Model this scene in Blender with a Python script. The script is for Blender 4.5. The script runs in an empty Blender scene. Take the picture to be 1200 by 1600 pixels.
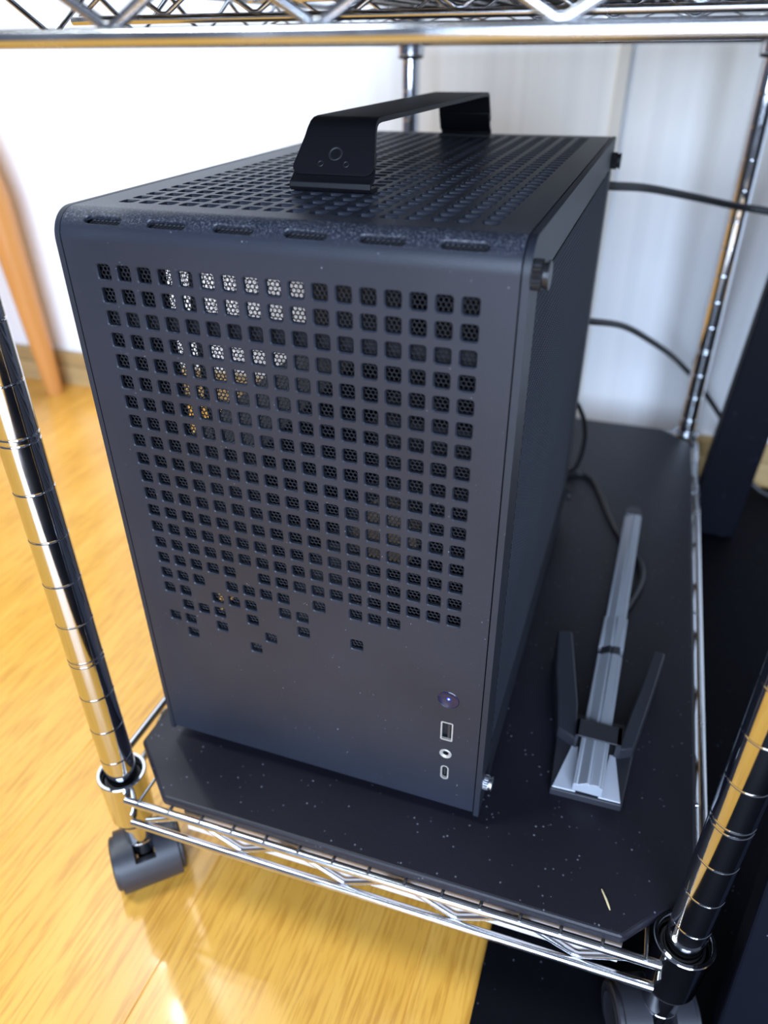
import bpy, bmesh, math, random
from mathutils import Matrix, Vector

random.seed(7)
PI = math.pi
SC = bpy.context.scene
COL = SC.collection
FLOOR = -40.0                      # working units are centimetres, the floor lies at -40


def V(x, y, z):                    # working centimetres -> scene metres, floor at 0
    return Vector((x * .01, y * .01, (z - FLOOR) * .01))


# ------------------------------------------------------------------ camera
cam = bpy.data.cameras.new('camera')
cam.sensor_fit = 'VERTICAL'
cam.sensor_height = 24.0
cam.lens = 1145.35 / 1600 * 24.0
cam.clip_start = 0.01
cam.dof.use_dof = True
cam.dof.focus_distance = 0.345
cam.dof.aperture_fstop = cam.lens / 4.2
co = bpy.data.objects.new('camera', cam)
COL.objects.link(co)
RX, RY, RZ = (.9431, .3323, -.0085), (.1718, -.5092, -.8433), (-.2846, .7939, -.5373)
m = Matrix(((RX[0], -RY[0], -RZ[0]), (RX[1], -RY[1], -RZ[1]), (RX[2], -RY[2], -RZ[2]))).to_quaternion().to_matrix().to_4x4()
m.translation = V(21.8858, -25.9921, 8.0563)
co.matrix_world = m
SC.camera = co

# ------------------------------------------------------------------ world, lights, exposure
w = bpy.data.worlds.new('room_light')
SC.world = w
w.use_nodes = True
w.node_tree.nodes['Background'].inputs[0].default_value = (.62, .72, 1.0, 1)
w.node_tree.nodes['Background'].inputs[1].default_value = .16


def area(name, loc, aim, size, power, col):
    l = bpy.data.lights.new(name, 'AREA')
    l.shape = 'DISK' if not isinstance(size, tuple) else 'RECTANGLE'
    if isinstance(size, tuple):
        l.size, l.size_y = size[0] * .01, size[1] * .01
    else:
        l.size = size * .01
    l.energy = power
    l.color = col
    o = bpy.data.objects.new(name, l)
    COL.objects.link(o)
    p, q = V(*loc), V(*aim)
    o.location = p
    o.rotation_euler = (q - p).to_track_quat('-Z', 'Y').to_euler()
    return o


area('ceiling_lamp', (-85, -40, 199), (-30, 30, -40), 70, 31, (.87, .96, 1.0))
area('spot_lamp', (-77, 59, 137), (0, -10, -40), 7, 2.3, (.93, .98, 1.0))
area('spot_lamp_b', (-64, 47, 137), (0, -10, -40), 7, 2.3, (.93, .98, 1.0))
area('window_light', (70, -230, 60), (8, 0, -18), (190, 150), 140, (.60, .75, 1.0))

SC.view_settings.view_transform = 'Standard'
SC.view_settings.look = 'None'
SC.view_settings.gamma = 1
SC.view_settings.use_curve_mapping = False
SC.view_settings.exposure = 0.35


# ------------------------------------------------------------------ materials
class NT:
    def __init__(s, name):
        s.m = bpy.data.materials.new(name)
        s.m.use_nodes = True
        s.t = s.m.node_tree
        s.b = s.t.nodes['Principled BSDF']

    def n(s, kind, **kw):
        o = s.t.nodes.new(kind)
        for k, v in kw.items():
            if k.startswith('i_'):
                key = k[2:]
                o.inputs[int(key) if key.isdigit() else key.replace('_', ' ')].default_value = v
            else:
                setattr(o, k, v)
        return o

    def l(s, a, b):
        s.t.links.new(a, b)

    def coords(s, scale=(1, 1, 1), kind='Object'):
        c = s.n('ShaderNodeTexCoord')
        mp = s.n('ShaderNodeMapping')
        mp.inputs['Scale'].default_value = scale
        s.l(c.outputs[kind], mp.inputs['Vector'])
        return mp.outputs[0]

    def noise(s, vec, scale, detail=3, rough=.5):
        o = s.n('ShaderNodeTexNoise')
        o.inputs['Scale'].default_value = scale
        o.inputs['Detail'].default_value = detail
        o.inputs['Roughness'].default_value = rough
        s.l(vec, o.inputs['Vector'])
        return o.outputs[0]

    def ramp(s, fac, stops):
        o = s.n('ShaderNodeValToRGB')
        e = o.color_ramp.elements
        while len(e) < len(stops):
            e.new(.5)
        for k, (p, c) in enumerate(stops):
            e[k].position = p
            e[k].color = c if len(c) == 4 else (*c, 1)
        s.l(fac, o.inputs[0])
        return o.outputs[0]

    def mix(s, fac, a, b):
        o = s.n('ShaderNodeMix', data_type='RGBA')
        if isinstance(fac, (int, float)):
            o.inputs[0].default_value = fac
        else:
            s.l(fac, o.inputs[0])
        for k, v in ((6, a), (7, b)):
            if isinstance(v, tuple):
                o.inputs[k].default_value = v if len(v) == 4 else (*v, 1)
            else:
                s.l(v, o.inputs[k])
        return o.outputs[2]

    def bump(s, h, strength, dist=.001):
        o = s.n('ShaderNodeBump')
        o.inputs['Strength'].default_value = strength
        o.inputs['Distance'].default_value = dist
        s.l(h, o.inputs['Height'])
        s.l(o.outputs[0], s.b.inputs['Normal'])

    def set(s, col=None, rough=None, metal=None, spec=None, coat=None):
        if col is not None:
            s.b.inputs['Base Color'].default_value = (*col, 1)
        if rough is not None:
            s.b.inputs['Roughness'].default_value = rough
        if metal is not None:
            s.b.inputs['Metallic'].default_value = metal
        if spec is not None:
            s.b.inputs['Specular IOR Level'].default_value = spec
        if coat is not None:
            s.b.inputs['Coat Weight'].default_value = coat[0]
            s.b.inputs['Coat Roughness'].default_value = coat[1]
        return s


def plain(name, col, rough=.5, metal=0., spec=.5):
    t = NT(name).set(col, rough, metal, spec)
    v = t.coords()
    n = t.noise(v, 900, 2)
    t.bump(n, .08, .0003)
    return t.m


def speckled(name, col, rough, dust, lo, scale, spec=.5, bumpy=.12, metal=0.):
    t = NT(name).set(col, rough, metal, spec)
    v = t.coords()
    base = t.ramp(t.noise(v, 14, 3), [(.3, tuple(c * .82 for c in col)), (.7, tuple(c * 1.15 for c in col))])
    vo = t.n('ShaderNodeTexVoronoi')
    vo.inputs['Scale'].default_value = scale
    t.l(v, vo.inputs['Vector'])
    spot = t.ramp(vo.outputs['Distance'], [(0.05, (1, 1, 1)), (.16, (0, 0, 0))])
    patch = t.ramp(t.noise(v, scale * .35, 2), [(lo, (0, 0, 0)), (lo + .1, (1, 1, 1))])
    mm = t.n('ShaderNodeMath', operation='MULTIPLY')
    t.l(spot, mm.inputs[0])
    t.l(patch, mm.inputs[1])
    t.l(t.mix(mm.outputs[0], base, dust), t.b.inputs['Base Color'])
    t.bump(t.noise(v, 1600, 2), bumpy, .0003)
    return t


def case_paint():
    t = speckled('case_paint', (.0145, .0175, .0270), .42, (.22, .23, .27), .58, 420, .4, .2)
    # settled dust: denser along the rounded front edge of the lid
    base = t.b.inputs['Base Color'].links[0].from_socket
    c = t.n('ShaderNodeTexCoord')
    sp = t.n('ShaderNodeSeparateXYZ')
    t.l(c.outputs['Object'], sp.inputs[0])
    fine = t.ramp(t.noise(c.outputs['Object'], 1300, 3, .7), [(.50, (0, 0, 0)), (.68, (1, 1, 1))])
    zr = t.n('ShaderNodeMapRange')
    zr.inputs['From Min'].default_value = .3160
    zr.inputs['From Max'].default_value = .3198
    t.l(sp.outputs['Z'], zr.inputs[0])
    yr = t.n('ShaderNodeMapRange')
    yr.inputs['From Min'].default_value = -.142
    yr.inputs['From Max'].default_value = -.156
    t.l(sp.outputs['Y'], yr.inputs[0])
    m1 = t.n('ShaderNodeMath', operation='MULTIPLY')
    m2 = t.n('ShaderNodeMath', operation='MULTIPLY')
    t.l(zr.outputs[0], m1.inputs[0])
    t.l(yr.outputs[0], m1.inputs[1])
    t.l(m1.outputs[0], m2.inputs[0])
    t.l(fine, m2.inputs[1])
    m3 = t.n('ShaderNodeMath', operation='MULTIPLY')
    m3.inputs[1].default_value = .85
    t.l(m2.outputs[0], m3.inputs[0])
    t.l(t.mix(m3.outputs[0], base, (.16, .165, .20)), t.b.inputs['Base Color'])
    return t.m


def chrome(name, col=(.82, .82, .83), rough=.09):
    t = NT(name).set(col, rough, 1.0)
    v = t.coords()
    t.l(t.ramp(t.noise(v, 40, 4), [(.35, (rough * .7,) * 3), (.75, (rough * 1.6,) * 3)]), t.b.inputs['Roughness'])
    return t.m


def floor_wood():
    t = NT('floor_wood').set(rough=.28, spec=.5, coat=(.17, .07))
    c = t.n('ShaderNodeTexCoord')
    oi = t.n('ShaderNodeObjectInfo')
    off = t.n('ShaderNodeVectorMath', operation='MULTIPLY_ADD')
    off.inputs[1].default_value = (13, 29, 7)
    t.l(oi.outputs['Random'], off.inputs[0])
    t.l(c.outputs['Object'], off.inputs[2])
    mp = t.n('ShaderNodeMapping')
    mp.inputs['Scale'].default_value = (1, .055, 1)
    t.l(off.outputs[0], mp.inputs[0])
    warp = t.noise(mp.outputs[0], 10, 2)
    wv = t.n('ShaderNodeVectorMath', operation='MULTIPLY_ADD')
    wv.inputs[1].default_value = (.02, 0, 0)
    t.l(warp, wv.inputs[0])
    t.l(mp.outputs[0], wv.inputs[2])
    broad = t.noise(wv.outputs[0], 40, 3)
    fine = t.noise(wv.outputs[0], 430, 4, .6)
    a = t.ramp(broad, [(.3, (.68, .335, .050)), (.52, (.735, .38, .062)), (.72, (.775, .42, .08))])
    b = t.ramp(fine, [(.38, (.58, .42, .24)), (.52, (1, 1, 1))])
    o = t.n('ShaderNodeMix', data_type='RGBA', blend_type='MULTIPLY')
    o.inputs[0].default_value = .5
    t.l(a, o.inputs[6])
    t.l(b, o.inputs[7])
    t.l(o.outputs[2], t.b.inputs['Base Color'])
    t.bump(fine, .05, .0003)
    return t.m


def wallpaper():
    t = NT('wallpaper').set(rough=.75, spec=.25)
    v = t.coords((1, 1, .02))
    n = t.noise(v, 70, 3)
    t.l(t.ramp(n, [(.3, (.80, .81, .82)), (.7, (.88, .885, .89))]), t.b.inputs['Base Color'])
    t.bump(t.noise(v, 500, 2), .2, .0006)
    return t.m


def wood(name, a, b, scale=60):
    t = NT(name).set(rough=.4)
    v = t.coords((1, 1, .06))
    t.l(t.ramp(t.noise(v, scale, 4), [(.3, a), (.7, b)]), t.b.inputs['Base Color'])
    return t.m


def baseboard_mat():
    t = NT('baseboard_vinyl').set(rough=.45)
    v = t.coords((.05, 1, 1))
    t.l(t.ramp(t.noise(v, 120, 3), [(.3, (.40, .27, .115)), (.7, (.50, .345, .155))]), t.b.inputs['Base Color'])
    return t.m


def emit(name, col, s):
    t = NT(name).set((0, 0, 0), .4)
    t.b.inputs['Emission Color'].default_value = (*col, 1)
    t.b.inputs['Emission Strength'].default_value = s
    return t.m


PAINT = case_paint()
PANEL = speckled('side_panel_paint', (.013, .016, .024), .48, (.2, .22, .27), .64, 380, .4).m
BLACK = plain('black_anodised', (.004, .004, .006), .5, 0, .3)
MESH = plain('filter_metal', (.045, .045, .052), .36, .6)
INNER = plain('inner_black', (.008, .008, .009), .6)
CHROME = chrome('chrome', (.62, .63, .65), .09)
WIRE = chrome('chrome_wire', (.58, .59, .61), .2)
STEEL = plain('plug_steel', (.40, .385, .36), .4, .3)
KNURL = plain('knurled_black', (.018, .018, .02), .3, .2)
BRIGHTSCREW = chrome('bright_screw', (.55, .56, .60), .3)
MAT = speckled('black_mat', (.0085, .0078, .0135), .45, (.19, .19, .24), .50, 230, .32, .3).m
FLOORMAT = speckled('floor_mat', (.003, .003, .005), .65, (.10, .10, .13), .55, 230, .05, .3).m
DESKM = speckled('desk_steel', (.0028, .0035, .0075), .5, (.13, .13, .17), .58, 260, .12, .2).m
RUBBER = plain('black_rubber', (.010, .010, .012), .55)
PLASTIC = plain('black_plastic', (.022, .023, .030), .4)
CABLE = plain('cable_black', (.008, .008, .010), .45)
SILVER = plain('silver_grey', (.36, .385, .43), .45, .2)
SILVER2 = plain('silver_plate', (.56, .59, .66), .5, .1)
PALE = plain('pale_strip', (.62, .56, .53), .6)
BEIGE = plain('beige_strip', (.74, .715, .66), .6)
FLOORW = floor_wood()
WALLP = wallpaper()
BASEB = baseboard_mat()
BASEB2 = wood('baseboard_cap', (.34, .225, .09), (.42, .28, .12))
STOOLW = wood('stool_wood', (.56, .24, .06), (.66, .30, .085))
BOARD = plain('upper_board', (.010, .010, .012), .7, 0, .08)
BROWN = plain('fan_brown', (.20, .13, .07), .5)
GLOSSBLUE = plain('button_dark_blue', (.012, .012, .035), .25)
STRAW = plain('straw_fleck', (.62, .50, .28), .6)
LED = emit('blue_led', (.015, .04, 1.0), 4)
LEDC = emit('blue_led_core', (.22, .6, 1.0), 6)


# ------------------------------------------------------------------ mesh building
class MB:
    def __init__(s):
        s.v, s.f = [], []

    def add(s, vs, fs):
        k = len(s.v)
        s.v += [tuple(p) for p in vs]
        s.f += [tuple(i + k for i in f) for f in fs]

    def box(s, x0, x1, y0, y1, z0, z1):
        s.add([(x, y, z) for z in (z0, z1) for y in (y0, y1) for x in (x0, x1)],
              [(0, 2, 3, 1), (4, 5, 7, 6), (0, 1, 5, 4), (1, 3, 7, 5), (3, 2, 6, 7), (2, 0, 4, 6)])

    def prism(s, poly, a, b, fn):
        """poly: list of 2D points; fn(p, h) -> 3D"""
        n = len(poly)
        s.add([fn(p, a) for p in poly] + [fn(p, b) for p in poly],
              [tuple(range(n - 1, -1, -1)), tuple(range(n, 2 * n))] +
              [(i, (i + 1) % n, n + (i + 1) % n, n + i) for i in range(n)])

    def tube(s, pts, r, n=10, cap=True):
        P = [Vector(p) for p in pts]
        rr = r if isinstance(r, (list, tuple)) else [r] * len(P)
        t0 = (P[1] - P[0]).normalized()
        u = t0.orthogonal().normalized()
        vs, fs = [], []
        for i, p in enumerate(P):
            a = P[max(i - 1, 0)]
            b = P[min(i + 1, len(P) - 1)]
            t = (b - a).normalized()
            u = (u - t * u.dot(t)).normalized()
            q = t.cross(u)
            for k in range(n):
                an = 2 * PI * k / n
                vs.append(p + (u * math.cos(an) + q * math.sin(an)) * rr[i])
        for i in range(len(P) - 1):
            for k in range(n):
                fs.append((i * n + k, i * n + (k + 1) % n, (i + 1) * n + (k + 1) % n, (i + 1) * n + k))
        if cap:
            fs += [tuple(range(n - 1, -1, -1)), tuple((len(P) - 1) * n + k for k in range(n))]
        s.add(vs, fs)

    def lathe(s, prof, o, ax=(0, 0, 1), n=32, cap=True):
        """prof: (radius, height) pairs along axis ax from o"""
        ax = Vector(ax).normalized()
        u = ax.orthogonal().normalized()
        q = ax.cross(u)
        o = Vector(o)
        vs, fs = [], []
        for r, h in prof:
            for k in range(n):
                a = 2 * PI * k / n
                vs.append(o + ax * h + (u * math.cos(a) + q * math.sin(a)) * r)
        for i in range(len(prof) - 1):
            for k in range(n):
                fs.append((i * n + k, i * n + (k + 1) % n, (i + 1) * n + (k + 1) % n, (i + 1) * n + k))
        if cap:
            fs += [tuple(range(n - 1, -1, -1)), tuple((len(prof) - 1) * n + k for k in range(n))]
        s.add(vs, fs)

    def build(s, name, mat, parent=None, origin=(0, 0, 0), smooth=32, bevel=0, seg=2):
        """origin (cm) is the object's own origin; a child uses its root's origin"""
        og = parent['o'] if parent is not None else origin
        me = bpy.data.meshes.new(name)
        me.from_pydata([((x - og[0]) * .01, (y - og[1]) * .01, (z - og[2]) * .01) for x, y, z in s.v], [], s.f)
        bm = bmesh.new()
        bm.from_mesh(me)
        bmesh.ops.recalc_face_normals(bm, faces=bm.faces[:]) if len(s.f) < 4000 else None
        bm.to_mesh(me)
        bm.free()
        me.materials.append(mat)
        if smooth:
            me.polygons.foreach_set('use_smooth', [True] * len(me.polygons))
            me.set_sharp_from_angle(angle=math.radians(smooth))
        o = bpy.data.objects.new(name, me)
        COL.objects.link(o)
        if parent is not None:
            o.parent = parent
        else:
            o.location = V(*origin)
        if bevel:
            b = o.modifiers.new('bevel', 'BEVEL')
            b.width = bevel * .01
            b.segments = seg
            b.limit_method = 'ANGLE'
            b.angle_limit = math.radians(40)
        o['o'] = tuple(float(c) for c in og)
        return o


def tag(o, label, cat=None, group=None, kind=None):
    if label:
        o['label'] = label
    if cat:
        o['category'] = cat
    if group:
        o['group'] = group
    if kind:
        o['kind'] = kind
    return o


def thing(name, label, cat, origin, group=None):
    o = bpy.data.objects.new(name, None)
    o.empty_display_size = .02
    COL.objects.link(o)
    o.location = V(*origin)
    o['o'] = tuple(float(c) for c in origin)
    return tag(o, label, cat, group)


def spline(pts, sub=10):
    P = [Vector(p) for p in pts]
    P = [P[0] * 2 - P[1]] + P + [P[-1] * 2 - P[-2]]
    out = []
    for i in range(1, len(P) - 2):
        a, b, c, d = P[i - 1:i + 3]
        for k in range(sub):
            t = k / sub
            out.append(.5 * ((2 * b) + (c - a) * t + (2 * a - 5 * b + 4 * c - d) * t * t + (3 * b - a - 3 * c + d) * t ** 3))
    out.append(P[-2])
    return out


# ================================================================== the setting
WY = 67.0
b = MB()
b.box(-260, 160, -160, WY + 12, FLOOR - 4, FLOOR - .06)
floor = tag(b.build('floor', FLOORW, None, (0, 0, FLOOR), 0), 'warm yellow-brown plank floor', kind='structure')
PW = 15.25
plank_me = None
k0 = -16
for k in range(k0, 10):
    x0 = .55 + k * PW
    cuts = [-122 - (k * 37 % 29), ]
    while cuts[-1] < WY:
        cuts.append(cuts[-1] + 91)
    for a, c in zip(cuts[:-1], cuts[1:]):
        if plank_me is None:
            g = MB()
            g.box(.02, PW - .02, .02, 90.98, -.5, 0)
            po = g.build('plank', FLOORW, floor, smooth=0, bevel=.05, seg=1)
            # local coordinates relative to the floor object
            for vv in po.data.vertices:
                vv.co = ((vv.co.x), (vv.co.y), vv.co.z - FLOOR * -.01)
            plank_me = po
            o = po
        else:
            o = plank_me.copy()
            COL.objects.link(o)
            o.parent = floor
        o.location = (x0 * .01, a * .01, 0)

b = MB()
b.box(-260, 160, WY, WY + 12, FLOOR, 230)
tag(b.build('wall_back', WALLP, None, (0, WY, FLOOR), 0), 'white papered wall behind the rack', kind='structure')
b = MB()
b.prism([(WY - .9, FLOOR), (WY - .9, -36.75), (WY - .45, -36.6), (WY, -36.6), (WY, FLOOR)], -260, 160, lambda p, h: (h, p[0], p[1]))
bb = tag(b.build('baseboard_back', BASEB, None, (0, WY, FLOOR), 0), 'light wood baseboard along the white wall', kind='structure')
b = MB()
b.prism([(WY - .55, -36.6), (WY - 1.0, -36.4), (WY - 1.0, -34.7), (WY - .6, -34.3), (WY, -34.3), (WY, -36.6)], -260, 160, lambda p, h: (h, p[0], p[1]))
b.build('cap_strip', BASEB2, bb, smooth=0)
b = MB()
b.box(15.0, 16.4, WY - .5, WY, -34.3, 230)  # narrow beige upright strip, slightly proud of the wall, from the baseboard up
tag(b.build('wall_strip_1', BEIGE, None, (15.7, WY, -34.3), 0, bevel=.2), 'narrow beige vertical strip on the white wall', kind='structure')

# ================================================================== black floor mat
b = MB()
b.box(19.55, 120, -70, WY - 1.4, FLOOR, FLOOR + .3)
tag(b.build('floor_mat', FLOORMAT, None, (19.55, 0, FLOOR), 0, bevel=.12), 'black floor mat lying on the planks under the rack and desk', 'mat')

# ================================================================== wire rack
FL, FR, BL, BR = (-3.75, -3.42), (29.35, -2.65), (-4.5, 57.0), (29.1, 57.6)
RW, RD = 33.0, 60.5


def W(u, v, z):
    a, c = u / RW, v / RD
    x = (1 - a) * (1 - c) * FL[0] + a * (1 - c) * FR[0] + (1 - a) * c * BL[0] + a * c * BR[0]
    y = (1 - a) * (1 - c) * FL[1] + a * (1 - c) * FR[1] + (1 - a) * c * BL[1] + a * c * BR[1]
    return (x, y, z)


rack = thing('wire_rack', 'chrome wire storage rack on black casters holding the computer', 'rack', (12, 27, FLOOR))
prof = [(.0, -37.3), (.88, -37.3), (.95, -37.2)]
rings = []
for k in range(-14, 12):
    zc = -6.68 - 2.68 * k
    rings += [zc - .16, zc + .16] if k % 5 == 0 else [zc]
for zc in sorted(z for z in rings if -36.8 < z < 23.5):
    prof += [(.95, zc - .075), (.922, zc - .05), (.908, zc), (.922, zc + .05), (.95, zc + .075)]
prof += [(.95, 24.0), (.8, 24.2), (.0, 24.2)]
CORN = [(0, 0), (RW, 0), (0, RD), (RW, RD)]
for (u, v) in CORN:
    b = MB()
    x, y, _ = W(u, v, 0)
    b.lathe(prof, (x, y, 0), n=40, cap=False)
    b.build('post', CHROME, rack, smooth=22)


def zigzag(p, q, za, zb, pitch, start, n):
    """wire going between heights za (low) and zb (high) along p->q in rack u,v"""
    pts = []
    L = math.hypot(q[0] - p[0], q[1] - p[1])
    d = start
    k = 0
    while d <= L + .01 and k < n:
        t = d / L
        u, v = p[0] + (q[0] - p[0]) * t, p[1] + (q[1] - p[1]) * t
        pts.append(W(u, v, za if k % 2 == 0 else zb))
        d += pitch
        k += 1
    out = []                       # round the corners slightly
    for i, c in enumerate(pts):
        c = Vector(c)
        if 0 < i < len(pts) - 1:
            a, e = Vector(pts[i - 1]), Vector(pts[i + 1])
            da, de = (a - c).normalized(), (e - c).normalized()
            out += [c + da * .45, c + da * .15, c + de * .15, c + de * .45]
        else:
            out.append(c)
    return out


def shelf(name, zl, zt, zcb, zct, first):
    """zl/zt lower and upper perimeter wire, zcb/zct collar bottom and top"""
    E = 1.2
    sides = [((0, -E), (RW, -E)), ((0, RD + E), (RW, RD + E)), ((-E - .1, 0), (-E - .1, RD)), ((RW + E, 0), (RW + E, RD))]
    b = MB()
    for p, q in sides:
        for z in (zl, zt):
            du, dv = q[0] - p[0], q[1] - p[1]
            L = math.hypot(du, dv)
            e = .95 / L
            b.tube([W(p[0] + du * e, p[1] + dv * e, z), W(q[0] - du * e, q[1] - dv * e, z)], .26, 14)
    sh = b.build(name, WIRE, rack, smooth=50)
    f0, inn = first, .3
    for p, q, st in (((0, -E + inn), (RW, -E + inn), f0), ((0, RD + E - inn), (RW, RD + E - inn), f0),
                     ((-E - .1 + inn, 0), (-E - .1 + inn, RD), 2.6), ((RW + E - inn, 0), (RW + E - inn, RD), 2.6)):
        b = MB()
        b.tube(zigzag(p, q, zl + .2, zt - .2, 3.28, st, 40), .18 if q[0] - p[0] > 10 else .12, 10)
        b.build('truss_wire', WIRE, sh, smooth=50)
    for k in range(15):
        u = 1.9 + 2.1 * k
        b = MB()
        b.tube([W(u, -E - .12, zt + .18), W(u, 0, zt + .2), W(u, RD, zt + .2), W(u, RD + E + .12, zt + .18)], .11, 8)
        b.build('deck_wire', WIRE, sh, smooth=50)
    for v in (9.2, 28.0, 48.0):
        b = MB()
        b.tube([W(.2, v, zl + .75), W(RW - .2, v, zl + .75)], .17, 10)
        b.tube([W(-.9, v, zt - .1), W(RW + .9, v, zt - .1)], .17, 10)
        b.tube(zigzag((.5, v + .1), (RW - .5, v + .1), zl + .85, zt - .15, 2.1, 0, 60), .10, 8)
        b.build('cross_brace', WIRE, sh, smooth=50)
    for (u, v) in CORN:
        x, y, _ = W(u, v, 0)
        b = MB()
        b.lathe([(1.30, zcb), (1.36, zcb + .05), (1.45, zct - .3), (1.5, zct - .06), (1.46, zct), (1.30, zct), (1.24, zct - .08), (1.16, zct - 1.2),
                 (1.05, zcb)], (x, y, 0), n=40, cap=False)
        cl = b.build('collar', CHROME, sh, smooth=40)
        b = MB()
        b.lathe([(1.0, zcb - .28), (1.25, zcb - .28), (1.25, zcb), (1.12, zcb + .6), (1.1, zct - .55), (.98, zct - .55), (.96, zcb - .28)], (x, y, 0), n=32, cap=False)
        b.build('collar_sleeve', RUBBER, sh, smooth=40)
    return sh


shelf('lower_shelf', -33.0, -30.85, -33.8, -29.9, 1.9)
shelf('upper_shelf', 8.30, 10.6, 7.15, 11.2, 2.75)


def caster(u, v, ang):
    x, y, _ = W(u, v, 0)
    ax = Vector((math.cos(ang), math.sin(ang), 0))       # axle
    fw = Vector((ax.y, -ax.x, 0))                        # towards the wheel
    R = 1.78
    c = Vector((x, y, FLOOR + R - .02)) + fw * .15

    def fn(p, h):
        return c + fw * p[0] + Vector((0, 0, p[1])) + ax * h

    def sector(r, a0, a1, n=20):
        return [(r * math.cos(math.radians(a0 + (a1 - a0) * i / n)), r * math.sin(math.radians(a0 + (a1 - a0) * i / n))) for i in range(n + 1)]
    b = MB()
    full = sector(R + .28, -48, 205) + [(-.5, -.9), (.6, -1.5)]
    b.prism(full, -1.75, -.66, fn)
    b.prism(full, .66, 2.1, fn)
    b.prism(sector(R + .28, -48, 40) + [(.75, .8), (.6, -1.45)], -.66, .66, fn)
    ho = b.build('caster', PLASTIC, rack, smooth=35)
    for s0, s1 in ((-2.15, -1.72), (2.45, 2.08)):
        sg = 1 if s1 > s0 else -1
        b = MB()
        b.lathe([(0, .05), (R - .75, .05), (R - .62, .0), (R - .5, .05), (R - .14, .03), (R - .02, .12), (R - .02, .5), (.5, .5), (0, .5)],
                c + ax * s0, ax * sg, 40, False)
        b.build('wheel', PLASTIC, ho, smooth=35)
    b = MB()
    b.lathe([(.55, FLOOR + 1.6), (.55, -36.8)], (x, y, 0), n=20)
    b.build('stem', RUBBER, ho, smooth=40)


for (u, v), a in zip(CORN, (.76, 3.5, 2.6, 1.57)):
    caster(u, v, a)


# boards resting on the shelves
def chamfered(z0, z1, name, mat, label):
    c = -.95
    P = [(3.55, c), (30.05, c - .05), (33.6, 2.8), (33.6, RD - 3.4), (30.4, RD - .2), (3.2, RD - .2), (-.1, RD - 3.4), (-.1, 2.4)]
    b = MB()
    b.prism([W(u, v, 0)[:2] for u, v in P], z0, z1, lambda p, h: (p[0], p[1], h))
    o = b.build(name, mat, None, (12, 27, z0), 0, bevel=.22, seg=3)
    return tag(o, label, 'board')


chamfered(-30.53, -29.8, 'shelf_board', MAT, 'dusty black board with cut corners lying on the lower wire shelf')
chamfered(10.91, 11.5, 'shelf_board', BOARD, 'black board lying on the upper wire shelf, seen from below')

b = MB()
P0, P1 = W(4.6, -.62, 0), W(30.2, -.62, 0)
b.add([(P0[0], P0[1], -32.85), (P1[0], P1[1], -32.85), (P1[0], P1[1], -31.02), (P0[0], P0[1], -31.02)] +
      [(P0[0], P0[1] + .18, -32.85), (P1[0], P1[1] + .18, -32.85), (P1[0], P1[1] + .18, -31.02), (P0[0], P0[1] + .18, -31.02)],
      [(0, 1, 2, 3), (7, 6, 5, 4), (0, 4, 5, 1), (1, 5, 6, 2), (2, 6, 7, 3), (3, 7, 4, 0)])
tag(b.build('edge_strip', PALE, None, (P0[0], P0[1], -32.85), 0, bevel=.05), 'pale pinkish strip tucked behind the front truss of the lower shelf', 'strip')

# ================================================================== computer case
MT = -29.8                         # top of the lower board
ZT, RR, ZB, CD = 2.42, 1.2, -28.65, 34.4
L1 = ZT - RR - ZB
LA = RR * PI / 2
XL, XR = -1.82, 17.70
case = thing('computer_case', 'dark grey compact computer case with square-hole front and black carry handle', 'computer', (8, 17, MT))


def bend(x, s, d):
    if s <= L1:
        return (x, d, ZB + s)
    if s <= L1 + LA:
        a = (s - L1) / RR
        return (x, RR - (RR - d) * math.cos(a), ZT - RR + (RR - d) * math.sin(a))
    return (x, RR + s - L1 - LA, ZT - d)


def zs(z):
    return z - ZB


def ys(y):
    return L1 + LA + y - RR


sh = MB()


def quad(x0, x1, s0, s1):
    sh.add([bend(x0, s0, 0), bend(x1, s0, 0), bend(x1, s1, 0), bend(x0, s1, 0)], [(0, 1, 2, 3)])


def rloop(cx, cs, w, h, r, n):
    out = []
    for k, (sx, sy) in enumerate(((1, 1), (-1, 1), (-1, -1), (1, -1))):
        for i in range(n + 1):
            a = PI / 2 * (k + i / n)
            out.append((cx + sx * (w / 2 - r) + r * math.cos(a), cs + sy * (h / 2 - r) + r * math.sin(a)))
    return out


def hole(x0, x1, s0, s1, cx, cs, w, h, r, n=3, ch=.055, dep=.2):
    L = rloop(cx, cs, w, h, r, n)
    I = rloop(cx, cs, w - 2 * ch, h - 2 * ch, max(r - ch, .01), n)
    N = len(L)
    q = n + 1
    pts = [bend(x1, s1, 0), bend(x0, s1, 0), bend(x0, s0, 0), bend(x1, s0, 0)] + [bend(x, s, 0) for x, s in L] + \
          [bend(x, s, ch) for x, s in I] + [bend(x, s, dep) for x, s in I]
    fs = []
    for k in range(4):
        for i in range(n):
            fs.append((k, 4 + k * q + i + 1, 4 + k * q + i))
        k2 = (k + 1) % 4
        fs.append((k, k2, 4 + k2 * q, 4 + k * q + n))
    for i in range(N):
        j = (i + 1) % N
        fs.append((4 + i, 4 + j, 4 + N + j, 4 + N + i))
        fs.append((4 + N + i, 4 + N + j, 4 + 2 * N + j, 4 + 2 * N + i))
    sh.add(pts, fs)


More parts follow.
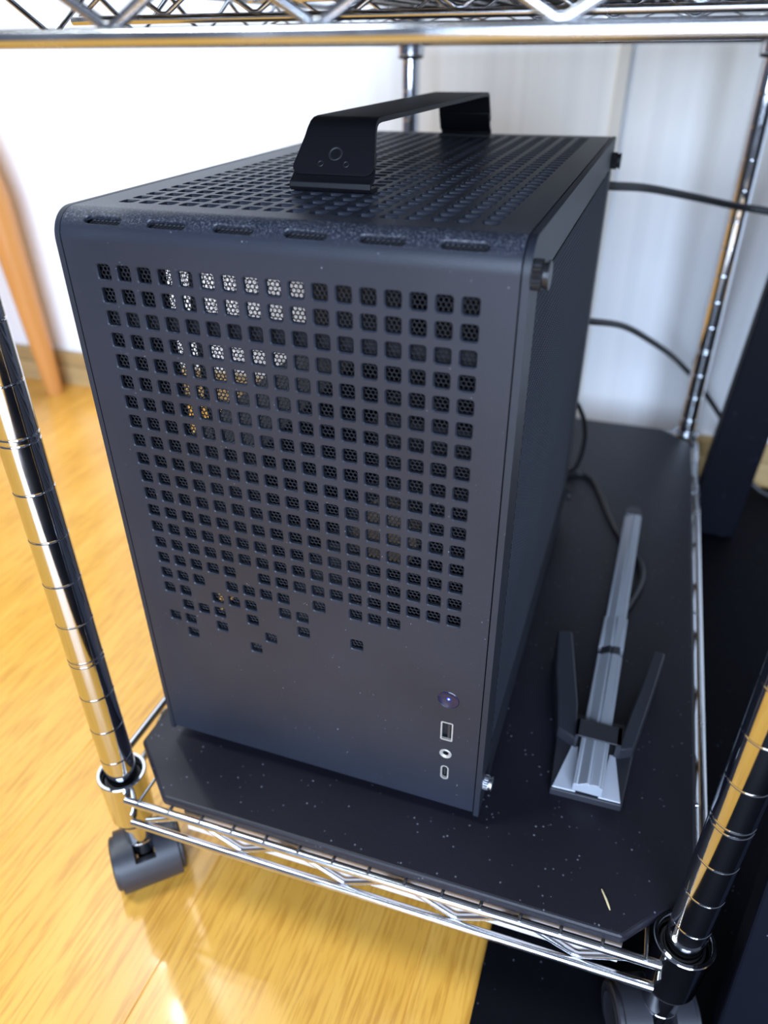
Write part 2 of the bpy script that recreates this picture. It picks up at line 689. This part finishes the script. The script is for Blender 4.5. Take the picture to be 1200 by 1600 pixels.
ROWS = {15: set(range(17)) - {5}, 16: {0, 1, 2, 4, 5, 6, 7, 9, 11, 12, 13}, 17: {0, 1, 3, 4, 5, 7, 8}, 18: {1, 2, 3, 5, 8, 11}, 19: {0, 1, 3, 6}, 20: {1, 5}}
HS, HR = .74, .15
for j in range(21):
    for i in range(17):
        if i >= 15 and j >= 19:
            continue
        a, c = i - .5, i + .5
        if j in ROWS and i not in ROWS[j]:
            quad(a, c, zs(-j - .5), zs(-j + .5))
        else:
            hole(a, c, zs(-j - .5), zs(-j + .5), i, zs(-j), HS, HS, HR)
quad(XL, -.5, 0, L1)
quad(16.5, XR, zs(-18.5), L1)
quad(-.5, 16.5, zs(.5), L1)
quad(-.5, 14.5, 0, zs(-20.5))
PX = 15.97
for z0, z1, zc, ww, hh, r in ((-21.35, -18.5, -20.27, 1.16, 1.16, .58), (-23.6, -21.35, -22.62, .68, 1.40, .1), (-25.1, -23.6, -24.38, .70, .70, .35), (-27.2, -25.1, -25.92, .46, 1.12, .23)):
    hole(14.5, XR, zs(z0), zs(z1), PX, zs(zc), ww, hh, r, 8, .03, .4)
quad(14.5, XR, 0, zs(-27.2))
SM = L1 + RR * math.radians(44)
SA, SB = SM - .34, SM + .34
for a, c, n in ((L1, SA, 6), (SB, L1 + LA, 7)):
    for k in range(n):
        quad(XL, XR, a + (c - a) * k / n, a + (c - a) * (k + 1) / n)
xb = [XL, 1.73, 4.78, 7.85, 10.95, 14.05, XR]
for k, cx in enumerate((.2, 3.25, 6.3, 9.41, 12.5, 15.6)):
    hl, hh, n = .93, .21, 8
    rows = []
    for dd, e in ((0, 0.), (.04, .04), (.2, .04)):
        lt = [(cx - hl + hh - (hh - e) * math.sin(PI * i / n), SM + (hh - e) * math.cos(PI * i / n)) for i in range(n + 1)]
        rt = [(cx + hl - hh + (hh - e) * math.sin(PI * i / n), SM - (hh - e) * math.cos(PI * i / n)) for i in range(n + 1)]
        rows.append([bend(x, s, dd) for x, s in lt + rt])
    lo = [bend(xb[k], SB + (SA - SB) * i / n, 0) for i in range(n + 1)] + [bend(xb[k + 1], SA + (SB - SA) * i / n, 0) for i in range(n + 1)]
    N = 2 * n + 2
    fs = []
    for rI in range(3):
        for i in range(N):
            j = (i + 1) % N
            fs.append((rI * N + i, rI * N + j, (rI + 1) * N + j, (rI + 1) * N + i))
    sh.add(lo + rows[0] + rows[1] + rows[2], fs)
quad(XL, -.5, L1 + LA, ys(CD))
quad(16.5, XR, L1 + LA, ys(CD))
quad(-.5, 16.5, L1 + LA, ys(2.09))
quad(-.5, 16.5, ys(33.09), ys(CD))
for k in range(31):
    for i in range(17):
        hole(i - .5, i + .5, ys(2.09 + k), ys(3.09 + k), i, ys(2.59 + k), HS, HS, HR, 2, .045, .22)
# turned-in edges of the sheet
for x in (XL, XR):
    S = [0, L1] + [L1 + LA * k / 12 for k in range(1, 13)] + [ys(CD)]
    for s0, s1 in zip(S[:-1], S[1:]):
        sh.add([bend(x, s0, 0), bend(x, s1, 0), bend(x, s1, .35), bend(x, s0, .35)], [(0, 1, 2, 3)])
sh.add([bend(XL, 0, 0), bend(XR, 0, 0), bend(XR, 0, .6), bend(XL, 0, .6)], [(3, 2, 1, 0)])
shell = sh.build('front_and_top_shell', PAINT, case, smooth=25)

# honeycomb dust filter behind the square holes
fb = MB()
P, A = .205, .5 / math.cos(PI / 6)
nx, ns = int(17.2 / P), int((zs(1.22) + LA - zs(-20.9)) / (P * math.sqrt(3) / 2))
for j in range(ns):
    for i in range(nx):
        cx = -.6 + P * (i + .5 * (j % 2))
        cs = zs(-20.9) + j * P * math.sqrt(3) / 2
        o_, h_ = [], []
        for q in range(6):
            an = PI / 6 + q * PI / 3
            o_.append(bend(cx + P * A * math.cos(an), cs + P * A * math.sin(an), .34))
            h_.append(bend(cx + P * .415 * math.cos(an), cs + P * .40 * math.sin(an), .385))
        fb.add(o_ + h_, [(q, (q + 1) % 6, 6 + (q + 1) % 6, 6 + q) for q in range(6)])
tag(fb.build('dust_filter', MESH, case, smooth=0), 'black honeycomb mesh', kind='stuff')


# side panels
def side_panel(x_out, x_in, mat, name, hole_r):
    y0, y1, z0, z1 = 2.1, 32.4, -25.2, .55
    arc = [(RR + .05 - (RR + .05) * math.cos(a), ZT - RR - .05 + (RR + .05) * math.sin(a)) for a in [PI / 2 * k / 10 for k in range(11)]]
    out = [(0, -28.95)] + arc + [(CD + .1, ZT), (CD + .1, -28.95)]
    b = MB()
    n = len(out)
    for x in (x_out, x_in):
        fr = [(0, -28.95)] + arc + [(y0, ZT), (y0, -28.95)]
        b.add([(x, *p) for p in fr], [tuple(range(len(fr)))])
        for a in (((y0, z1), (y0, ZT), (y1, ZT), (y1, z1)), ((y0, -28.95), (y0, z0), (y1, z0), (y1, -28.95)), ((y1, -28.95), (y1, ZT), (CD + .1, ZT), (CD + .1, -28.95))):
            b.add([(x, *p) for p in a], [(0, 1, 2, 3)])
    b.add([(x_out, *p) for p in out] + [(x_in, *p) for p in out], [(i, (i + 1) % n, n + (i + 1) % n, n + i) for i in range(n)])
    o = b.build(name, mat, case, smooth=30)
    g = MB()
    P = .32
    for j in range(int((z1 - z0) / (P * .866)) + 1):
        for i in range(int((y1 - y0) / P)):
            cy, cz = y0 + P * (i + .5 + .5 * (j % 2)), z0 + j * P * .866
            o_, h_ = [], []
            for q in range(6):
                an = PI / 6 + q * PI / 3
                o_.append((x_out, cy + P * A * math.cos(an), cz + P * A * math.sin(an)))
                h_.append((x_out + (.04 if x_out < 0 else -.04), cy + P * hole_r * math.cos(an), cz + P * hole_r * math.sin(an)))
            g.add(o_ + h_, [(q, (q + 1) % 6, 6 + (q + 1) % 6, 6 + q) for q in range(6)])
    tag(g.build('perforation', mat, o, smooth=0), 'finely perforated field', kind='stuff')
    return o


side_panel(18.05, 17.76, PANEL, 'side_panel', .36)
side_panel(-2.15, -1.88, PANEL, 'side_panel', .44)
b = MB()
b.box(-1.8, 17.7, .3, CD, -28.75, -28.5)
b.build('bottom_plate', PANEL, case, smooth=0)
b = MB()
b.box(-1.8, 17.7, CD - .2, CD, -28.5, 2.2)
b.build('rear_panel', INNER, case, smooth=0)
for x in (.2, 15.9):
    for y in (3.2, 31):
        b = MB()
        b.lathe([(.9, MT), (1.0, MT + .1), (1.0, -28.75)], (x, y, 0), n=24)
        b.build('foot', RUBBER, case, smooth=40)


def knob(y, z, mat, r=.52, le=.62, x0=18.05):
    b = MB()
    n, rows = 40, 9
    vs, fs = [], []
    for j in range(rows + 1):
        for k in range(n):
            a = 2 * PI * (k + .5 * (j % 2)) / n
            rr = r * (1.0 + (.05 if (k + j) % 2 == 0 else -.05) * (1 if 0 < j < rows else 0))
            vs.append((x0 + le * .62 * j / rows, y + rr * math.cos(a), z + rr * math.sin(a)))
    for j in range(rows):
        for k in range(n):
            fs.append((j * n + k, j * n + (k + 1) % n, (j + 1) * n + (k + 1) % n, (j + 1) * n + k))
    b.add(vs, fs)
    b.lathe([(r * .98, le * .62), (r * .86, le * .66), (r * .86, le * .82), (r, le * .86), (r, le * .97), (r * .93, le), (0, le)], (x0, y, z), (1, 0, 0), 36, False)
    return b.build('thumb_screw', mat, case, smooth=0)


knob(.42, 1.22, KNURL)
knob(33.3, 1.0, RUBBER)
tag(knob(.85, -26.9, BRIGHTSCREW, .40, .5), 'bright steel thumb screw')
knob(33.3, -26.6, RUBBER)

# handle: one bent strap on two brackets
HC = 7.63
path = [(7.16, 3.16, 2.05), (8.30, 4.55, 1.72), (8.55, 4.9, 1.66), (8.82, 5.15, 1.62), (9.15, 5.28, 1.60), (9.6, 5.32, 1.60), (30.2, 5.3, 1.83), (30.8, 5.25, 1.83), (31.15, 5.1, 1.83), (31.35, 4.75, 1.83), (32.15, 3.16, 1.86)]


def strap(path, th, name, mat, parent, rc=0., bev=.05):
    b = MB()
    n = len(path)
    vs = []
    for i, p in enumerate(path):
        a, c = Vector(path[max(i - 1, 0)][:2]), Vector(path[min(i + 1, n - 1)][:2])
        t = (c - a).normalized()
        nrm = Vector((-t.y, t.x))
        hw = p[2]
        for x in (HC - hw, HC + hw):
            for e in (0, -th):
                vs.append((x, p[0] + nrm.x * e, p[1] + nrm.y * e))
    fs = [(0, 1, 3, 2), (4 * (n - 1), 4 * (n - 1) + 2, 4 * (n - 1) + 3, 4 * (n - 1) + 1)]
    for i in range(n - 1):
        k = 4 * i
        fs += [(k, k + 2, k + 6, k + 4), (k + 1, k + 5, k + 7, k + 3), (k, k + 4, k + 5, k + 1), (k + 2, k + 3, k + 7, k + 6)]
    b.add(vs, fs)
    return b.build(name, mat, parent, smooth=35, bevel=bev)


def rounded_ends(path, r=.5, n=8):
    """swing the two free ends of the strap into rounded corners"""
    out = []
    (y0, z0, w0), (y1, z1, w1) = path[0], path[1]
    L = math.hypot(y1 - y0, z1 - z0)
    for k in range(n + 1):
        a = PI / 2 * k / n
        t = r * (1 - math.cos(a)) / L
        out.append((y0 + (y1 - y0) * t, z0 + (z1 - z0) * t, w0 + (w1 - w0) * t - r + r * math.sin(a)))
    return out


def full_path(path):
    a = rounded_ends(path)
    c = rounded_ends(path[::-1])[::-1]
    return a + path[1:-1] + c


handle = strap(full_path(path), .24, 'handle', BLACK, case)
for pts in ([(7.9, 2.43, 1.97), (7.3, 2.43, 1.97), (7.0, 2.47, 1.97), (6.86, 2.62, 1.97), (6.9, 2.85, 1.97), (7.15, 3.2, 2.0), (8.0, 4.2, 1.8)],
            [(31.6, 4.2, 1.8), (32.15, 3.2, 1.84), (32.34, 2.85, 1.84), (32.38, 2.62, 1.84), (32.25, 2.47, 1.84), (32.0, 2.43, 1.84), (31.5, 2.43, 1.84)]):
    s_ = 1 if pts[0][0] < 20 else -1
    strap([(p + s_ * (.17 if 3.0 < q else .0), q - (.14 if 3.0 < q else 0), w_) for p, q, w_ in pts], .2, 'handle_bracket', BLACK, handle, 0, .03)
SL = Vector((8.30 - 7.16, 4.55 - 3.16)).normalized()
for dx, t, r in ((0, 1.0, .30), (-.62, .5, .13), (.62, .5, .13)):
    b = MB()
    b.lathe([(r * 1.15, -.02), (r * 1.15, .015), (r, .03), (r * .72, -.01), (r * .4, -.02), (0, -.02)],
            (HC + dx, 7.16 + SL.x * t, 3.16 + SL.y * t), (0, -SL.y, SL.x), 24, False)
    b.build('screw', RUBBER, handle, smooth=30)

# front ports
b = MB()
b.lathe([(.57, .30), (.57, .02), (.53, -.01), (.40, .03), (.22, .055), (.09, .06), (.085, .10), (0, .10)], (PX, .0, -20.27), (0, 1, 0), 40, False)
btn = tag(b.build('power_button', GLOSSBLUE, case, smooth=30), 'round dished power button glowing blue in its centre')
b = MB()
b.lathe([(.12, .07), (.05, .052), (0, .05)], (PX, 0, -20.27), (0, 1, 0), 20, False)
b.build('led', LED, btn, smooth=40)
b = MB()
b.lathe([(.045, .06), (.03, .04), (0, .03)], (PX, 0, -20.27), (0, 1, 0), 16, False)
b.build('led_core', LEDC, btn, smooth=40)


def frame(w, h, r, th, y0, y1, z, name, mat, parent, n=8):
    b = MB()
    O = rloop(PX, z, w, h, r, n)
    I = rloop(PX, z, w - 2 * th, h - 2 * th, max(r - th, .01), n)
    N = len(O)
    b.add([(x, y1, zz) for x, zz in O] + [(x, y0, zz) for x, zz in O] + [(x, y0, zz) for x, zz in I] + [(x, y1, zz) for x, zz in I],
          [f for i in range(N) for j in [(i + 1) % N] for f in ((i, j, N + j, N + i), (N + i, N + j, 2 * N + j, 2 * N + i), (2 * N + i, 2 * N + j, 3 * N + j, 3 * N + i))])
    return b.build(name, mat, parent, smooth=35)


usb = tag(frame(.67, 1.39, .09, .075, -.01, .14, -22.62, 'usb_port', STEEL, case), 'upright rectangular steel socket')
b = MB()
b.box(PX + .04, PX + .18, .06, .38, -23.14, -22.10)
b.build('contact_tongue', PLASTIC, usb, smooth=0)
b = MB()
b.box(PX - .33, PX + .33, .39, .44, -23.32, -21.92)
b.build('socket_back', INNER, usb, smooth=0)
b = MB()
b.lathe([(.34, .3), (.34, -.015), (.30, -.04), (.22, -.02), (.165, .03), (.165, .5), (0, .5)], (PX, 0, -24.38), (0, 1, 0), 32, False)
aj = tag(b.build('audio_jack', STEEL, case, smooth=30), 'round steel jack socket')
b = MB()
b.lathe([(.163, .05), (.13, .06), (.13, .4), (0, .4)], (PX, 0, -24.38), (0, 1, 0), 24, False)
b.build('jack_bore', INNER, aj, smooth=30)
uc = tag(frame(.45, 1.11, .22, .075, -.01, .14, -25.92, 'usb_port', STEEL, case), 'small upright oval steel socket')
b = MB()
b.box(PX - .045, PX + .045, .08, .38, -26.2, -25.64)
b.box(PX - .2, PX + .2, .39, .44, -26.45, -25.4)
b.build('contact_tongue', PLASTIC, uc, smooth=0)

# what can be glimpsed through the holes
b = MB()
b.box(-1.6, 6.4, 23.8, 34.0, -10.5, 1.6)
b.build('power_supply', INNER, case, smooth=0, bevel=.2)
b = MB()
b.box(-1.3, 3.6, 5.3, 30, -21.5, -10.6)
b.build('graphics_card', INNER, case, smooth=0, bevel=.2)
b = MB()
b.box(-1.75, -1.2, .6, 6.0, -28, 2.0)
b.box(-1.6, 17.5, .75, 1.0, -2.85, -1.9)
b.box(-1.6, 17.5, .95, 1.2, 1.0, 2.1)
b.build('inner_bracket', INNER, case, smooth=0)
b = MB()
b.box(15.8, 16.2, 4, 32, -28, 1.5)
b.build('motherboard', INNER, case, smooth=0)
b = MB()
b.box(7.5, 15.5, 12, 24, -27, -11)
b.build('cpu_cooler', INNER, case, smooth=0, bevel=.3)
b = MB()
b.lathe([(0, 0), (1.5, 0), (1.7, .1), (1.7, 1.4), (0, 1.4)], (11.6, 2.6, -13.0), (0, 1, 0), 32, False)
b.build('fan_hub', BROWN, case, smooth=35)
for px, py, pz in ((3.5, 1.6, .9),):
    b = MB()
    b.tube(spline([(px, py, pz), (px - .2, py, -3), (px + .2, py, -9), (px + 1.4, py + 2, -14), (px + 3, py + 7, -18)]), .27, 8)
    b.build('inner_cable', INNER, case, smooth=60)

# ================================================================== slim device in its stand
st = thing('device_stand', 'low black cradle stand with silver front plates beside the computer', 'stand', (23.7, 8, MT))
b = MB()
b.prism([(21.60, 3.5), (25.72, 3.62), (26.2, 8.4), (25.5, 9.8), (22.3, 9.8), (21.4, 8.2)], MT, -29.22, lambda p, h: (p[0], p[1], h))
b.build('base', PLASTIC, st, smooth=0, bevel=.08)
for poly in ([(21.70, 3.62), (23.05, 3.68), (22.82, 7.05), (22.42, 7.02)], [(24.35, 3.70), (25.62, 3.74), (25.08, 7.05), (24.72, 7.06)]):
    b = MB()
    b.prism(poly, -29.24, -29.14, lambda p, h: (p[0], p[1], h))
    tag(b.build('front_plate', SILVER2, st, smooth=0, bevel=.03), 'silver tapered plate')
for inn, outr in (([(22.62, 6.9), (22.35, 9.6), (21.95, 11.5), (21.15, 15.4)], [(21.4, 7.6), (21.0, 10), (20.6, 12), (20.15, 15.3)]),
                  ([(25.15, 6.9), (25.6, 9.6), (26.0, 11.5), (26.7, 15.2)], [(26.05, 7.4), (26.5, 9.8), (26.9, 12), (27.45, 15.3)])):
    b = MB()
    n = len(inn)
    top = [-28.35, -28.0, -27.7, -27.1]
    vs = []
    for i in range(n):
        vs += [(*inn[i], MT), (*outr[i], MT), (*outr[i], top[i] - .12), (*inn[i], top[i])]
    fs = [(0, 1, 2, 3), (4 * n - 1, 4 * n - 2, 4 * n - 3, 4 * n - 4)]
    for i in range(n - 1):
        k = 4 * i
        for e in range(4):
            f2 = (e + 1) % 4
            fs.append((k + e, k + 4 + e, k + 4 + f2, k + f2))
    b.add(vs, fs)
    b.build('wing', PLASTIC, st, smooth=35, bevel=.1)
b = MB()
b.box(22.5, 25.3, 6.95, 8.35, -28.12, -28.0)
b.box(22.5, 22.72, 6.95, 8.35, -29.2, -28.0)
b.box(24.95, 25.3, 6.95, 8.35, -29.2, -28.0)
b.build('strap', PLASTIC, st, smooth=0, bevel=.04)

dv = thing('slim_device', 'long narrow silver-grey bar-shaped device lying in the black cradle stand', 'device', (23.8, 18, -29.1))


def bar(y0, y1, wl, name, mat, flange=True):
    """grooved bar; its axis drifts slightly to the right with depth"""
    def cxy(y):
        return 23.66 + (y - 3) * .0225
    prof = [(-wl, -.85), (-wl, -.30), (-wl + .05, -.25), (-.64, -.24), (-.60, -.30), (-.10, .02), (-.02, .02), (0.05, -.10), (.12, .0), (.6, .03), (.64, -.12), (wl - .05, -.14), (wl, -.2), (wl, -.85)]
    b = MB()
    b.prism(prof, y0, y1, lambda p, h: (cxy(h) + p[0], h, -28.15 + p[1]))
    return b.build(name, mat, dv, smooth=20, bevel=.02, seg=1)


bar(3.62, 15.2, .84, 'front_section', SILVER)
bar(15.2, 16.0, .66, 'notch', PLASTIC)
bar(16.0, 19.5, .84, 'middle_section', SILVER)
bar(19.5, 34.4, .72, 'rear_section', SILVER)
b = MB()
b.prism([(-.72, 0), (.72, 0), (.62, .9), (.35, 1.45), (-.35, 1.45), (-.62, .9)], -29.0, -28.18, lambda p, h: (24.37 + p[0], 34.4 + p[1], h))
tag(b.build('end_cap', PLASTIC, dv, smooth=0, bevel=.1), 'dark rounded end cap')

# ================================================================== cables


def cable(pts, r, label, n=10):
    b = MB()
    b.tube(spline(pts), r, 12)
    o = b.build('cable', CABLE, None, pts[0], 60)
    return tag(o, label, 'cable')


cable([(15.5, 34.5, -.6), (17.86, 36, -1.03), (20.52, 42, -1.97), (24.25, 48, -3.37), (28.35, 52, -4.62), (31.49, 53, -5.12), (36.88, 54, -6.06), (44, 55, -9)], .33,
      'thick black cable leaving the case near its top, crossing in front of the rear post')
cable([(15.5, 34.5, -11), (17.93, 37, -11.73), (20.56, 45, -14.42), (23.51, 52, -18.0), (26.6, 58.9, -22.1), (29.9, 61.5, -25.89), (33.19, 63, -30.17), (35.5, 63.8, -34), (39, 63, -38.6), (44, 61.5, -39.35), (56, 57, -39.38)], .30,
      'black cable drooping from mid-height behind the case, passing behind the rear post')
cable([(16.5, 34.5, -18), (17.6, 38, -19.6), (18.1, 40, -21.3), (18.55, 41, -23), (18.73, 42, -25.6), (18.3, 42.5, -28.5), (17.2, 43, -29.5), (15.5, 42.5, -29.55)], .22,
      'thin black cable hanging down behind the case to the black board')
cable([(15.0, 41, -29.5), (17.2, 41.8, -29.5), (18.6, 43.0, -29.5), (20.03, 42.26, -29.5), (21.28, 39.1, -29.5), (22.14, 36.3, -29.5), (23.3, 33.2, -29.52), (24.5, 30.6, -29.52), (25.45, 28.81, -29.5),
       (25.72, 27.01, -29.5), (25.49, 25.13, -29.5), (24.9, 22.8, -29.52), (24.2, 20.5, -29.4), (24.0, 18.5, -29.25)], .26,
      'black cable winding over the black board to the slim device')

# ================================================================== desk
dk = thing('desk', 'black steel desk with board legs standing beyond the rack on the floor mat', 'desk', (40, 28, FLOOR))
b = MB()
zb, ztp = FLOOR + .3, 29.0
b.add([(32.1, -4.2, zb), (38.6, -4.2, zb), (38.6, -2.6, zb), (32.1, -2.6, zb), (32.1, 9.6, ztp), (38.6, 9.6, ztp), (38.6, 11.2, ztp), (32.1, 11.2, ztp)],
      [(3, 2, 1, 0), (4, 5, 6, 7), (0, 1, 5, 4), (1, 2, 6, 5), (2, 3, 7, 6), (3, 0, 4, 7)])
b.build('leg', DESKM, dk, smooth=0, bevel=.15)
b = MB()
b.add([(30.95, 52, zb), (36.1, 52, zb), (36.1, 54.6, zb), (30.95, 54.6, zb), (35.4, 52, ztp), (39.6, 52, ztp), (39.6, 54.6, ztp), (35.4, 54.6, ztp)],
      [(3, 2, 1, 0), (4, 5, 6, 7), (0, 1, 5, 4), (1, 2, 6, 5), (2, 3, 7, 6), (3, 0, 4, 7)])
b.build('leg', DESKM, dk, smooth=0, bevel=.15)
b = MB()
b.box(31.5, 140, -4, 64, ztp, ztp + 2.2)
b.build('desk_top', DESKM, dk, smooth=0, bevel=.3)

# ================================================================== wooden stool by the wall
sx, sy = -79.9, 48.9
so = thing('wooden_stool', 'orange-brown wooden stool, its tapered leg standing before the white wall', 'stool', (sx, sy, FLOOR))
for k, (dx, dy) in enumerate(((12.7, 13.3), (-12.7, 13.3), (-12.7, -13.3), (12.7, -13.3))):
    b = MB()
    f = .93
    b.tube([(sx + dx * 1.0, sy + dy, FLOOR), (sx + dx, sy + dy, FLOOR + .6), (sx + dx * .985, sy + dy * .985, -32), (sx + dx * .93, sy + dy * .93, -10), (sx + dx * .8, sy + dy * .8, 4)],
           [1.15, 1.3, 1.6, 2.15, 2.3], 18)
    b.build('leg', STOOLW, so, smooth=50)
b = MB()
b.lathe([(0, 4), (15.0, 4), (15.6, 4.5), (15.6, 6), (15, 6.6), (0, 6.6)], (sx, sy, 0), n=48, cap=False)
b.build('seat', STOOLW, so, smooth=35)

# ================================================================== fleck on the board
b = MB()
b.tube(spline([(25.14, -1.53, -29.72), (25.42, -2.05, -29.70), (25.65, -2.51, -29.74)], 4), [.03, .05, .05, .06, .06, .06, .06, .05, .03], 6)
tag(b.build('straw', STRAW, None, (25.4, -2, -29.8), 60), 'tiny tan straw lying on the black board near its cut corner', 'straw')
